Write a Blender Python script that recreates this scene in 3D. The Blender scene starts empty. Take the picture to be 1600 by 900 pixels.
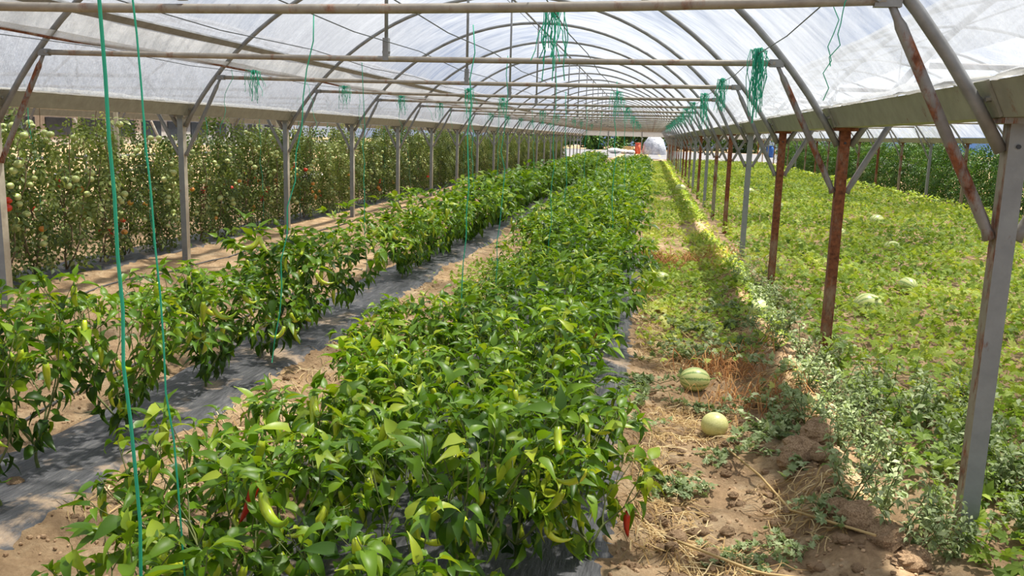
import bpy, math
import numpy as np
from mathutils import Matrix, Vector

# ------------------------------------------------------------------ camera, sky, sun, exposure
S = bpy.context.scene
C = S.collection
YAW, PITCH, ROLL, CAM_H, FPX = 0.1529, 0.177, 0.0288, 1.6305, 1337.2
cam_d = bpy.data.cameras.new('camera')
cam = bpy.data.objects.new('camera', cam_d)
C.objects.link(cam)
cam_d.sensor_width = 36.0
cam_d.lens = FPX / 1600 * 36.0
cam_d.clip_end = 500
_fw = Vector((-math.sin(YAW) * math.cos(PITCH), math.cos(YAW) * math.cos(PITCH), -math.sin(PITCH)))
_rt = Vector((math.cos(YAW), math.sin(YAW), 0))
_up = _rt.cross(_fw)
_r2 = _rt * math.cos(ROLL) + _up * math.sin(ROLL)
_u2 = -_rt * math.sin(ROLL) + _up * math.cos(ROLL)
cam.matrix_world = Matrix(((_r2.x, _u2.x, -_fw.x, 0), (_r2.y, _u2.y, -_fw.y, 0), (_r2.z, _u2.z, -_fw.z, CAM_H), (0, 0, 0, 1)))
S.camera = cam

w = bpy.data.worlds.new('sky')
S.world = w
w.use_nodes = True
nt = w.node_tree
nt.nodes.clear()
out = nt.nodes.new('ShaderNodeOutputWorld')
bg = nt.nodes.new('ShaderNodeBackground')
tc = nt.nodes.new('ShaderNodeTexCoord')
nz = nt.nodes.new('ShaderNodeTexNoise')
nz.inputs['Scale'].default_value = 2.6
nz.inputs['Detail'].default_value = 7
nz.inputs['Roughness'].default_value = .58
cr = nt.nodes.new('ShaderNodeValToRGB')
cr.color_ramp.elements[0].position = .42
cr.color_ramp.elements[0].color = (.22, .40, .78, 1)
cr.color_ramp.elements[1].position = .62
cr.color_ramp.elements[1].color = (.93, .95, 1.0, 1)
nt.links.new(tc.outputs['Generated'], nz.inputs['Vector'])
nt.links.new(nz.outputs['Fac'], cr.inputs['Fac'])
nt.links.new(cr.outputs['Color'], bg.inputs['Color'])
bg.inputs['Strength'].default_value = .62
nt.links.new(bg.outputs[0], out.inputs['Surface'])

sun_d = bpy.data.lights.new('sun', 'SUN')
sun = bpy.data.objects.new('sun', sun_d)
C.objects.link(sun)
sun_d.energy = 12.5
sun_d.color = (1, .95, .86)
sun_d.angle = math.radians(2.0)
_tosun = Vector((.31, .20, 1.0)).normalized()
sun.rotation_euler = _tosun.to_track_quat('Z', 'Y').to_euler()
S.view_settings.view_transform = 'Standard'
S.view_settings.look = 'None'
S.view_settings.gamma = 1
S.view_settings.use_curve_mapping = False
S.view_settings.exposure = 0.0

rng = np.random.default_rng(7)
UP = np.array([0, 0, 1.0])


# ------------------------------------------------------------------ helpers
def lin(r, g, b):
    f = lambda v: (v / 255 / 12.92) if v / 255 <= .04045 else ((v / 255 + .055) / 1.055) ** 2.4
    return (f(r), f(g), f(b), 1)


def nrm(v):
    v = np.asarray(v, float)
    return v / max(np.linalg.norm(v), 1e-9)


class Mesh:
    """collects chunks of (verts, flat loops, face sizes, tint, material index)"""
    def __init__(self):
        self.ch = []
        self.n = 0

    def add(self, V, loops, tot, tint=0.5, mi=0):
        V = np.asarray(V, float).reshape(-1, 3)
        t = np.full(len(V), tint, float) if np.isscalar(tint) else np.asarray(tint, float)
        self.ch.append((V, np.asarray(loops, int) + self.n, np.asarray(tot, int), t, np.full(len(tot), mi, int)))
        self.n += len(V)
        return self

    def faces(self, V, F, tint=0.5, mi=0):
        return self.add(V, [i for f in F for i in f], [len(f) for f in F], tint, mi)

    def box(self, c, s, R=None, tint=.5, mi=0, taper=1.0):
        x, y, z = np.array(s) / 2
        V = np.array([(-x, -y, -z), (x, -y, -z), (x, y, -z), (-x, y, -z), (-x * taper, -y * taper, z), (x * taper, -y * taper, z), (x * taper, y * taper, z), (-x * taper, y * taper, z)])
        if R is not None:
            V = V @ np.array(R).T
        return self.faces(V + np.array(c), [(3, 2, 1, 0), (4, 5, 6, 7), (0, 1, 5, 4), (1, 2, 6, 5), (2, 3, 7, 6), (3, 0, 4, 7)], tint, mi)

    def tube(self, P, r, k=6, tint=.5, mi=0, cap=True):
        P = np.asarray(P, float)
        n = len(P)
        r = np.full(n, r, float) if np.isscalar(r) else np.asarray(r, float)
        T = np.gradient(P, axis=0)
        T /= np.maximum(np.linalg.norm(T, axis=1), 1e-9)[:, None]
        ref = np.array([0, 0, 1.0]) if abs(T[:, 2]).mean() < .8 else np.array([1.0, 0, 0])
        A = np.cross(T, ref)
        A /= np.maximum(np.linalg.norm(A, axis=1), 1e-9)[:, None]
        B = np.cross(T, A)
        a = np.arange(k) / k * 2 * np.pi + np.pi / k
        V = (P[:, None] + r[:, None, None] * (np.cos(a)[None, :, None] * A[:, None] + np.sin(a)[None, :, None] * B[:, None])).reshape(-1, 3)
        F = []
        for i in range(n - 1):
            for j in range(k):
                q = (j + 1) % k
                F.append((i * k + j, i * k + q, (i + 1) * k + q, (i + 1) * k + j))
        if cap:
            F.append(tuple(range(k - 1, -1, -1)))
            F.append(tuple((n - 1) * k + j for j in range(k)))
        return self.faces(V, F, tint, mi)

    def ball(self, c, r, nu=10, nv=7, tint=.5, mi=0, noise=0, g=None):
        r = np.array([r] * 3 if np.isscalar(r) else r, float)
        V = [(0, 0, -1)]
        for i in range(1, nv):
            ph = -np.pi / 2 + np.pi * i / nv
            for j in range(nu):
                th = 2 * np.pi * j / nu
                V.append((np.cos(ph) * np.cos(th), np.cos(ph) * np.sin(th), np.sin(ph)))
        V.append((0, 0, 1))
        V = np.array(V)
        if noise:
            V *= (1 + noise * (g or rng).standard_normal(len(V)))[:, None]
        F = []
        for j in range(nu):
            F.append((0, 1 + (j + 1) % nu, 1 + j))
            F.append((len(V) - 1, 1 + (nv - 2) * nu + j, 1 + (nv - 2) * nu + (j + 1) % nu))
        for i in range(nv - 2):
            for j in range(nu):
                a, b = 1 + i * nu + j, 1 + i * nu + (j + 1) % nu
                F.append((a, b, b + nu, a + nu))
        return self.faces(V * r + np.array(c), F, tint, mi)

    def scatter(self, T, M, P, tint, mi=0):
        """copies of template T=(V, loops, tot) with 3x3 matrices M and positions P"""
        V0, L0, T0 = T
        k = len(P)
        if k == 0:
            return self
        V = np.einsum('kij,nj->kni', M, V0) + P[:, None]
        L = (L0[None] + (np.arange(k) * len(V0))[:, None]).ravel()
        tt = np.repeat(np.asarray(tint, float), len(V0))
        return self.add(V.reshape(-1, 3), L, np.tile(T0, k), tt, mi)

    def data(self, name, mats, smooth=True):
        me = bpy.data.meshes.new(name)
        V = np.concatenate([c[0] for c in self.ch])
        L = np.concatenate([c[1] for c in self.ch])
        T = np.concatenate([c[2] for c in self.ch])
        t = np.concatenate([c[3] for c in self.ch])
        mi = np.concatenate([c[4] for c in self.ch])
        me.vertices.add(len(V))
        me.vertices.foreach_set('co', V.ravel())
        me.loops.add(len(L))
        me.loops.foreach_set('vertex_index', L)
        me.polygons.add(len(T))
        me.polygons.foreach_set('loop_start', np.concatenate([[0], np.cumsum(T)[:-1]]))
        me.polygons.foreach_set('loop_total', T)
        me.polygons.foreach_set('material_index', mi)
        me.polygons.foreach_set('use_smooth', np.full(len(T), smooth))
        at = me.attributes.new('tint', 'FLOAT', 'POINT')
        at.data.foreach_set('value', t)
        for m in (mats if isinstance(mats, (list, tuple)) else [mats]):
            me.materials.append(m)
        me.update(calc_edges=True)
        me.validate()
        return me


def link(name, me, parent=None, loc=None, rz=0, sc=None):
    o = bpy.data.objects.new(name, me)
    C.objects.link(o)
    if parent is not None:
        o.parent = parent
    if loc is not None:
        o.location = loc
    if rz:
        o.rotation_euler = (0, 0, rz)
    if sc is not None:
        o.scale = (sc, sc, sc) if np.isscalar(sc) else sc
    return o


def tag(o, label, cat, group=None, kind=None):
    o['label'] = label
    if cat:
        o['category'] = cat
    if group:
        o['group'] = group
    if kind:
        o['kind'] = kind
    return o


def empty(name, loc, rz=0, sc=1):
    o = link(name, None, None, loc, rz, sc)
    o.empty_display_size = .1
    return o


# value noise
_lat = np.random.default_rng(3).random((256, 256))
def vnoise(x, y):
    x = np.asarray(x, float); y = np.asarray(y, float)
    xi = np.floor(x).astype(int); yi = np.floor(y).astype(int)
    fx = x - xi; fy = y - yi
    fx = fx * fx * (3 - 2 * fx); fy = fy * fy * (3 - 2 * fy)
    g = lambda a, b: _lat[a % 256, b % 256]
    return (g(xi, yi) * (1 - fx) + g(xi + 1, yi) * fx) * (1 - fy) + (g(xi, yi + 1) * (1 - fx) + g(xi + 1, yi + 1) * fx) * fy


def sstep(a, b, x):
    t = np.clip((np.asarray(x, float) - a) / (b - a), 0, 1)
    return t * t * (3 - 2 * t)


def bump_at(x, a, b, wd=.15):
    return sstep(a - wd, a + wd, x) * (1 - sstep(b - wd, b + wd, x))


BEDS = [(-3.0, -2.36), (-1.5, -.04), (-6.65, -5.95)]
def gz(x, y):
    """height of the soil"""
    x = np.asarray(x, float); y = np.asarray(y, float)
    z = 0 * x
    for a, b in BEDS:
        z = z + .035 * bump_at(x, a, b, .12)
    near = 1 - sstep(9, 16, y)
    mound = np.exp(-((x - 1.02 - .08 * np.sin(y * 1.3)) / .2) ** 2)
    z = z + mound * (.05 + .10 * vnoise(x * 2.2 + 9, y * 1.7)) * (.35 + .65 * near)
    z = z - .03 * bump_at(x, .15, .8, .2)
    clear = 1 - .85 * np.maximum.reduce([bump_at(x, a + .05, b - .05, .06) for a, b in BEDS])
    z = z + clear * near * (.055 * (vnoise(x * 7, y * 7) - .5) + .05 * np.abs(vnoise(x * 15 + 4, y * 15) - .5) + .02 * (vnoise(x * 40, y * 40) - .5))
    return z


def gzf(x, y):
    return float(gz(np.array([x]), np.array([y]))[0])


# ------------------------------------------------------------------ materials
def mat_base(name):
    m = bpy.data.materials.new(name)
    m.use_nodes = True
    t = m.node_tree
    t.nodes.clear()
    o = t.nodes.new('ShaderNodeOutputMaterial')
    return m, t, o


def N(t, kind, **kw):
    n = t.nodes.new('ShaderNode' + kind)
    for k, v in kw.items():
        if k in n.inputs:
            n.inputs[k].default_value = v
        else:
            setattr(n, k, v)
    return n


def ramp(t, src, stops):
    r = t.nodes.new('ShaderNodeValToRGB')
    e = r.color_ramp.elements
    while len(e) < len(stops):
        e.new(.5)
    for el, (p, c) in zip(e, stops):
        el.position = p
        el.color = c
    t.links.new(src, r.inputs['Fac'])
    return r.outputs['Color']


def noise(t, scale, detail=4, rough=.6, vec=None, sx=None):
    co = t.nodes.new('ShaderNodeTexCoord')
    n = N(t, 'TexNoise', Scale=scale, Detail=detail, Roughness=rough)
    src = co.outputs['Object'] if vec is None else vec
    if sx is not None:
        mp = N(t, 'Mapping')
        mp.inputs['Scale'].default_value = sx
        t.links.new(src, mp.inputs['Vector'])
        src = mp.outputs[0]
    t.links.new(src, n.inputs['Vector'])
    return n.outputs['Fac']


def bump(t, h, strength, dist):
    b = N(t, 'Bump', Strength=strength, Distance=dist)
    t.links.new(h, b.inputs['Height'])
    return b.outputs[0]


def leaf_mat(name, stops, trans, tfac=.42, rough=.38, spec=.5):
    m, t, o = mat_base(name)
    a = N(t, 'Attribute', attribute_name='tint')
    oi = N(t, 'ObjectInfo')
    ad = N(t, 'Math', operation='MULTIPLY_ADD')
    t.links.new(oi.outputs['Random'], ad.inputs[0])
    ad.inputs[1].default_value = .25
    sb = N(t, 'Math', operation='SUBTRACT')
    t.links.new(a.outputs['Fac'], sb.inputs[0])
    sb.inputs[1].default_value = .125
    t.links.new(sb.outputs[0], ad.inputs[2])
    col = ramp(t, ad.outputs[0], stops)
    p = N(t, 'BsdfPrincipled', Roughness=rough)
    p.inputs['Specular IOR Level'].default_value = spec
    t.links.new(col, p.inputs['Base Color'])
    tr = N(t, 'BsdfTranslucent')
    mul = N(t, 'MixRGB', blend_type='MULTIPLY')
    mul.inputs[0].default_value = 1
    mul.inputs[2].default_value = trans
    t.links.new(col, mul.inputs[1])
    t.links.new(mul.outputs[0], tr.inputs['Color'])
    mx = N(t, 'MixShader')
    mx.inputs[0].default_value = tfac
    t.links.new(p.outputs[0], mx.inputs[1])
    t.links.new(tr.outputs[0], mx.inputs[2])
    t.links.new(mx.outputs[0], o.inputs[0])
    return m


def plain(name, c1, c2, scale=8, rough=.6, metal=0, bstr=0, bdist=.01, bscale=40, detail=5, sx=None, lo=.35, hi=.65, spec=.5):
    m, t, o = mat_base(name)
    p = N(t, 'BsdfPrincipled', Roughness=rough, Metallic=metal)
    p.inputs['Specular IOR Level'].default_value = spec
    t.links.new(ramp(t, noise(t, scale, detail, sx=sx), [(lo, c1), (hi, c2)]), p.inputs['Base Color'])
    if bstr:
        t.links.new(bump(t, noise(t, bscale, 6), bstr, bdist), p.inputs['Normal'])
    t.links.new(p.outputs[0], o.inputs[0])
    return m


def metal_mat(name, paint, dark, rust_lo, rust_hi):
    """painted or galvanised steel with patches of rust"""
    m, t, o = mat_base(name)
    p = N(t, 'BsdfPrincipled', Roughness=.55, Metallic=.15)
    base = ramp(t, noise(t, 9, 4), [(.3, dark), (.7, paint)])
    rust = ramp(t, noise(t, 30, 5), [(.3, lin(78, 42, 26)), (.7, lin(150, 92, 58))])
    mask = ramp(t, noise(t, 5, 8, .72, sx=(1.6, 1.6, .55)), [(rust_lo, (0, 0, 0, 1)), (rust_hi, (1, 1, 1, 1))])
    mx = N(t, 'MixRGB')
    t.links.new(mask, mx.inputs[0])
    t.links.new(base, mx.inputs[1])
    t.links.new(rust, mx.inputs[2])
    t.links.new(mx.outputs[0], p.inputs['Base Color'])
    rr = N(t, 'MapRange')
    t.links.new(mask, rr.inputs[0])
    rr.inputs[3].default_value = .48
    rr.inputs[4].default_value = .9
    t.links.new(rr.outputs[0], p.inputs['Roughness'])
    t.links.new(bump(t, noise(t, 60, 4), .15, .004), p.inputs['Normal'])
    t.links.new(p.outputs[0], o.inputs[0])
    return m


M = {}
g = lin
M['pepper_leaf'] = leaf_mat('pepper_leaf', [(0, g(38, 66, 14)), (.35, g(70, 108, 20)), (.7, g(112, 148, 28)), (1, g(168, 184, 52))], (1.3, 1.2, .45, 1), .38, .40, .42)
M['tomato_leaf'] = leaf_mat('tomato_leaf', [(0, g(56, 76, 36)), (.4, g(92, 110, 52)), (.75, g(134, 148, 80)), (1, g(190, 192, 134))], (1.1, 1.1, .6, 1), .34, .5, .4)
M['lush_leaf'] = leaf_mat('lush_leaf', [(0, g(34, 66, 22)), (.5, g(62, 100, 34)), (1, g(118, 146, 60))], (1.1, 1.1, .5, 1), .3, .5, .35)
M['melon_leaf'] = leaf_mat('melon_leaf', [(0, g(84, 112, 44)), (.4, g(136, 162, 62)), (.75, g(176, 192, 84)), (1, g(206, 204, 122))], (1.15, 1.15, .5, 1), .38, .55, .3)
M['weed_leaf'] = leaf_mat('weed_leaf', [(0, g(88, 106, 66)), (.5, g(142, 158, 108)), (1, g(200, 208, 164))], (1, 1.1, .6, 1), .32, .6, .3)
M['tree_leaf'] = leaf_mat('tree_leaf', [(0, g(32, 54, 24)), (.5, g(66, 92, 40)), (1, g(112, 130, 62))], (1, 1.1, .5, 1), .25, .6, .3)
M['stem'] = plain('stem', g(74, 92, 42), g(112, 118, 62), 20, .6)
M['woody'] = plain('woody', g(84, 70, 50), g(130, 112, 80), 20, .8)
M['pepper_fruit'] = plain('pepper_fruit', g(128, 164, 28), g(196, 204, 50), 9, .25, spec=.6)
M['pepper_red'] = plain('pepper_red', g(150, 24, 14), g(196, 52, 22), 12, .25)
M['stalk'] = plain('stalk', g(92, 130, 40), g(120, 150, 60), 20, .5)
M['tomato_green'] = plain('tomato_green', g(150, 168, 92), g(202, 206, 140), 14, .3)
M['tomato_red'] = plain('tomato_red', g(190, 42, 22), g(214, 74, 36), 10, .28)
M['tomato_orange'] = plain('tomato_orange', g(206, 122, 46), g(196, 158, 66), 10, .28)
M['straw'] = leaf_mat('straw', [(0, g(150, 118, 74)), (.5, g(196, 168, 116)), (1, g(226, 206, 160))], (1, 1, .8, 1), .2, .7, .2)
M['dead'] = leaf_mat('dead', [(0, g(122, 78, 46)), (.5, g(172, 118, 72)), (1, g(204, 160, 104))], (1, 1, .8, 1), .2, .8, .2)
M['clod'] = plain('clod', g(132, 106, 80), g(196, 166, 132), 14, .95, bstr=.8, bdist=.012, bscale=45, spec=.1)
M['arch'] = metal_mat('arch_steel', g(140, 141, 140), g(112, 112, 110), .66, .72)
M['bar'] = metal_mat('bar_steel', g(160, 152, 138), g(128, 120, 108), .55, .70)
M['rustbar'] = metal_mat('rusty_brace', g(140, 138, 134), g(112, 108, 104), .46, .56)
M['gutter'] = metal_mat('gutter_steel', g(150, 150, 136), g(128, 128, 116), .62, .70)
M['post_grey'] = metal_mat('post_grey', g(142, 147, 148), g(124, 128, 130), .60, .67)
M['post_half'] = metal_mat('post_half', g(150, 142, 126), g(128, 118, 100), .48, .58)
M['post_rust'] = metal_mat('post_rust', g(150, 126, 102), g(120, 92, 72), .36, .50)
M['post_white'] = metal_mat('post_white', g(196, 188, 168), g(166, 154, 134), .56, .7)  # pale tone paints sunlight on post sides; also colours the pale leaning pipes
M['bolt'] = plain('bolt', g(120, 120, 118), g(170, 170, 166), 30, .35, .8)
M['twine'] = leaf_mat('twine', [(0, g(40, 172, 138)), (1, g(96, 222, 188))], (1, 1, 1, 1), .45, .5, .4)
M['wire'] = plain('wire', g(80, 84, 88), g(104, 108, 112), 20, .5, .5)
M['hose'] = plain('hose', g(58, 58, 58), g(96, 92, 86), 10, .6)
M['white'] = plain('white_sack', g(216, 214, 208), g(240, 238, 232), 8, .7, bstr=.4, bdist=.03, bscale=8)
M['silver'] = plain('silver_tarp', g(170, 174, 180), g(226, 228, 232), 3, .4, .35, bstr=.8, bdist=.08, bscale=5)
M['orange'] = plain('orange_plastic', g(216, 92, 66), g(232, 120, 88), 8, .5)
M['blue'] = plain('blue_plastic', g(38, 84, 150), g(60, 110, 180), 8, .45)
M['dark'] = plain('hollow_shade', g(24, 28, 32), g(46, 50, 54), 3, .3)  # near-black colour stands in for shade inside openings and holes
M['shed'] = plain('shed_render', g(150, 144, 136), g(182, 176, 166), 2, .9)
M['roof'] = plain('shed_roof', g(130, 124, 116), g(170, 162, 150), 2, .8)
M['concrete'] = plain('concrete', g(112, 110, 112), g(128, 126, 127), .6, .9, bstr=.2, bdist=.02, bscale=6)
M['wood'] = plain('wood_stake', g(168, 156, 130), g(206, 196, 172), 9, .85, sx=(4, 4, .6))
M['crate'] = plain('crate', g(176, 140, 90), g(206, 172, 120), 7, .8)

# soil
m, t, o = mat_base('soil')
p = N(t, 'BsdfPrincipled', Roughness=.95)
p.inputs['Specular IOR Level'].default_value = .15
a_ = ramp(t, noise(t, 3.2, 9, .68), [(.3, g(152, 124, 94)), (.5, g(188, 158, 122)), (.72, g(222, 198, 162))])
b_ = ramp(t, noise(t, 38, 6, .7), [(.3, (.66, .63, .6, 1)), (.6, (1.0, 1.0, 1.0, 1))])
mu = N(t, 'MixRGB', blend_type='MULTIPLY')
mu.inputs[0].default_value = .8
t.links.new(a_, mu.inputs[1])
t.links.new(b_, mu.inputs[2])
t.links.new(mu.outputs[0], p.inputs['Base Color'])
t.links.new(bump(t, noise(t, 26, 9, .72), 1.0, .035), p.inputs['Normal'])
t.links.new(p.outputs[0], o.inputs[0])
M['soil'] = m

# dusty black mulch plastic
m, t, o = mat_base('mulch_plastic')
p = N(t, 'BsdfPrincipled', Roughness=.42)
f1 = noise(t, 9, 8, .7, sx=(5, .7, 1))
f2 = noise(t, 2.6, 6, .65)
c1 = ramp(t, f1, [(.3, g(48, 49, 51)), (.55, g(84, 84, 86)), (.75, g(128, 125, 120))])
mk = ramp(t, f2, [(.56, (0, 0, 0, 1)), (.66, (1, 1, 1, 1))])
mx = N(t, 'MixRGB')
t.links.new(mk, mx.inputs[0])
t.links.new(c1, mx.inputs[1])
mx.inputs[2].default_value = g(168, 146, 122)
t.links.new(mx.outputs[0], p.inputs['Base Color'])
t.links.new(bump(t, noise(t, 14, 5, .6, sx=(5, .8, 1)), .6, .02), p.inputs['Normal'])
t.links.new(p.outputs[0], o.inputs[0])
M['mulch'] = m

# greenhouse film: part clear, part milky
def film_mat(name, clear_lo, clear_hi, tint):
    m, t, o = mat_base(name)
    co = t.nodes.new('ShaderNodeTexCoord')
    mp_ = N(t, 'Mapping')
    mp_.inputs['Rotation'].default_value = (.5, .2, .55)
    t.links.new(co.outputs['Object'], mp_.inputs['Vector'])
    streak = noise(t, 1.3, 8, .62, vec=mp_.outputs[0], sx=(.8, 2.4, 1.0))
    fine = noise(t, 4.0, 5, .55, vec=mp_.outputs[0], sx=(.35, 3.0, .6))
    big = noise(t, .35, 3, .5)
    ad = N(t, 'Math', operation='ADD')
    t.links.new(streak, ad.inputs[0])
    t.links.new(fine, ad.inputs[1])
    ad2 = N(t, 'Math', operation='ADD')
    t.links.new(ad.outputs[0], ad2.inputs[0])
    t.links.new(big, ad2.inputs[1])
    mr = N(t, 'MapRange')
    mr.inputs[1].default_value = 1.2
    mr.inputs[2].default_value = 1.8
    mr.inputs[3].default_value = clear_lo
    mr.inputs[4].default_value = clear_hi
    t.links.new(ad2.outputs[0], mr.inputs[0])
    tp = N(t, 'BsdfTransparent', Color=(.97, .98, 1, 1))
    tl = N(t, 'BsdfTranslucent', Color=tint)
    df = N(t, 'BsdfPrincipled', Roughness=.3)
    df.inputs['Base Color'].default_value = tint
    nb = bump(t, noise(t, 3.2, 7, .62, sx=(1, 2.2, 1)), .7, .06)
    t.links.new(nb, df.inputs['Normal'])
    t.links.new(nb, tl.inputs['Normal'])
    m1 = N(t, 'MixShader')
    m1.inputs[0].default_value = .28
    t.links.new(tl.outputs[0], m1.inputs[1])
    t.links.new(df.outputs[0], m1.inputs[2])
    m2 = N(t, 'MixShader')
    t.links.new(mr.outputs[0], m2.inputs[0])
    t.links.new(m1.outputs[0], m2.inputs[1])
    t.links.new(tp.outputs[0], m2.inputs[2])
    t.links.new(m2.outputs[0], o.inputs[0])
    return m


M['film'] = film_mat('greenhouse_film', .12, .60, (.405, .43, .475, 1))
M['film_edge'] = film_mat('film_edge', .06, .2, (.62, .61, .58, 1))

# melon rind
m, t, o = mat_base('melon_rind')
co = t.nodes.new('ShaderNodeTexCoord')
sp = N(t, 'SeparateXYZ')
t.links.new(co.outputs['Object'], sp.inputs[0])
at = N(t, 'Math', operation='ARCTAN2')
t.links.new(sp.outputs['Y'], at.inputs[0])
t.links.new(sp.outputs['Z'], at.inputs[1])
nn = noise(t, 16, 5, .7)
ma = N(t, 'Math', operation='MULTIPLY_ADD')
t.links.new(nn, ma.inputs[0])
ma.inputs[1].default_value = .55
t.links.new(at.outputs[0], ma.inputs[2])
mm = N(t, 'Math', operation='MULTIPLY')
t.links.new(ma.outputs[0], mm.inputs[0])
mm.inputs[1].default_value = 11
sn = N(t, 'Math', operation='SINE')
t.links.new(mm.outputs[0], sn.inputs[0])
p = N(t, 'BsdfPrincipled', Roughness=.38)
t.links.new(ramp(t, sn.outputs[0], [(.2, g(200, 204, 132)), (.6, g(172, 186, 108)), (.95, g(112, 142, 72))]), p.inputs['Base Color'])
t.links.new(p.outputs[0], o.inputs[0])
M['melon'] = m

M['melon_pale'] = plain('melon_pale', g(196, 196, 116), g(222, 216, 150), 7, .4, sx=(.5, 2.5, 2.5))

# ------------------------------------------------------------------ layout
BAY, OFF = 3.0, .6307
NB = 23
CX, HALF = -2.064, 3.46           # middle of the pepper tunnel, half its width
TW = 2 * HALF
XP = [CX - 3 * HALF, CX - HALF, CX + HALF, CX + 3 * HALF]      # the four rows of posts
ARC_R, ARC_ZC = 3.94, 3.5938 - 3.94
Z_GUT = 1.749
BARZ = 2.196
BARH = 2.93
def post_y(n):
    return BAY * n + OFF


# ------------------------------------------------------------------ ground
xs = np.concatenate([np.linspace(-70, -14, 15), np.linspace(-13, -4.5, 36), np.arange(-4.2, 2.3, .03), np.linspace(2.5, 10, 40), np.linspace(12, 70, 14)])
yv = [-14, -8, -4, -2, 0, 1]
y = 1.5
while y < 8.5:
    yv.append(y); y += .03
st = .03
while y < 75:
    yv.append(y); st *= 1.04; y += st
yv += [90, 110, 140, 180]
ys = np.array(yv)
GX, GY = np.meshgrid(xs, ys)
GZ = gz(GX, GY)
nx, ny = len(xs), len(ys)
idx = np.arange(nx * ny).reshape(ny, nx)
F = np.stack([idx[:-1, :-1], idx[:-1, 1:], idx[1:, 1:], idx[1:, :-1]], -1).reshape(-1, 4)
mb = Mesh().add(np.stack([GX, GY, GZ], -1).reshape(-1, 3), F.ravel(), np.full(len(F), 4))
o = link('ground', mb.data('ground', M['soil']))
tag(o, 'dry brown cloddy soil of the growing beds', 'ground', kind='structure')

mb = Mesh()
mb.box((-5, 95, .0), (130, 48, .06))
o = link('yard_pavement', mb.data('yard_pavement', M['concrete'], False))
tag(o, 'pale grey concrete yard beyond the open tunnel end', 'pavement', kind='structure')


# mulch sheets: thin plastic following the bed, with ragged edges
def mulch(a, b, y0, y1, label, seed, step=.09):
    r = np.random.default_rng(seed)
    yy = np.arange(y0, y1, step)
    u = np.linspace(0, 1, 15)
    ea = a + .05 * (vnoise(yy * 1.3 + seed, yy * 0) - .5) * 2
    eb = b + .07 * (vnoise(yy * 1.1 + seed + 50, yy * 0) - .5) * 2
    X = ea[:, None] + (eb - ea)[:, None] * u[None]
    Y = np.repeat(yy[:, None], len(u), 1)
    Z = gz(X, Y) + .012 + .012 * vnoise(X * 14, Y * 3 + seed) - .03 * (np.abs(u - .5)[None] > .49)
    n0, n1 = X.shape
    ii = np.arange(n0 * n1).reshape(n0, n1)
    F = np.stack([ii[:-1, :-1], ii[:-1, 1:], ii[1:, 1:], ii[1:, :-1]], -1).reshape(-1, 4)
    mb = Mesh().add(np.stack([X, Y, Z], -1).reshape(-1, 3), F.ravel(), np.full(len(F), 4))
    o = link('mulch_sheet', mb.data('mulch_sheet', M['mulch']))
    return tag(o, label, 'mulch sheet', 'mulch sheets under the crop rows')


mulch(-3.02, -2.34, 1.4, 47, 'dusty black plastic mulch sheet under the single pepper row', 1)
mulch(-1.42, -.05, 1.4, 47, 'dusty black plastic mulch sheet under the double pepper row', 2)
mulch(-6.6, -5.95, 5, 62, 'grey plastic mulch sheet under the staked tomatoes', 3, .2)

# ------------------------------------------------------------------ posts
NTH = ['zeroth','first','second','third','fourth','fifth','sixth','seventh','eighth','ninth','tenth','eleventh','twelfth','thirteenth','fourteenth','fifteenth','sixteenth','seventeenth','eighteenth','nineteenth','twentieth','twenty-first','twenty-second','twenty-third','twenty-fourth','twenty-fifth']
pm = Mesh().box((0, 0, .72), (.07, .075, 2.05))
pm.box((0, 0, Z_GUT - .012), (.15, .16, .022))
post_me = {}
for k_, front, side in (('grey', 'post_grey', 'post_grey'), ('half', 'post_half', 'post_half'), ('rust', 'post_rust', 'post_rust'), ('white', 'post_grey', 'post_white'), ('edge', 'post_grey', 'post_half')):  # 'white' posts: side faces coloured paler, as if the sun lit them
    me_ = pm.data('post_' + k_, [M[front], M[side]], False)
    for pg in me_.polygons:
        if abs(pg.normal.x) > .9:
            pg.material_index = 1
    post_me[k_] = me_
hm = Mesh().tube([(.0, -.039, 1.64), (0, -.044, 1.64)], .009, 8).data('bolt_hole', M['dark'], False)  # thin disc on the face, coloured like the shade in a hole
look = {1: 'half', 2: 'rust', 3: 'rust', 4: 'grey', 5: 'rust', 6: 'half', 7: 'grey', 8: 'rust', 9: 'grey', 10: 'half', 11: 'rust'}
words = {'grey': 'grey steel', 'half': 'grey steel, rust-streaked', 'rust': 'rust-brown steel', 'white': 'grey steel (sides coloured sunlit)', 'edge': 'smooth grey steel, rusty-sided'}
rowword = ['post beyond the tomatoes', 'post between tomatoes and peppers', 'post between path and melon field', 'post before the tall dark crop']
for ri, X in enumerate(XP):
    for n in range(1 if ri != 1 else 2, NB + 1):
        if ri == 2:
            k = look.get(n, ['rust', 'grey', 'half'][n % 3])
            if n == 1:
                k = 'edge'
        elif ri == 1:
            k = 'white'
        elif ri == 3:
            k = ['half', 'grey', 'half', 'rust'][n % 4]
        else:
            k = 'grey'
        o = link('gutter_post', post_me[k], None, (X, post_y(n), 0))
        tag(o, words[k] + ' ' + rowword[ri] + ', ' + NTH[NB + 1 - n] + ' from the yard', 'post', 'posts ' + rowword[ri][5:])
        if ri == 2 and n <= 3:
            link('bolt_hole', hm, o)

# ------------------------------------------------------------------ gutters
def gutter_section():
    mb = Mesh()
    prof = [(-.14, .135), (-.125, .135), (-.068, .008), (.068, .008), (.125, .135), (.14, .135), (.074, 0), (-.074, 0)]
    V = [(x, yy, z) for yy in (0, BAY) for x, z in prof]
    k = len(prof)
    F = [(i, (i + 1) % k, k + (i + 1) % k, k + i) for i in range(k)]
    mb.faces(V, F)
    return mb.data('gutter_section', M['gutter'], False)


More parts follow.
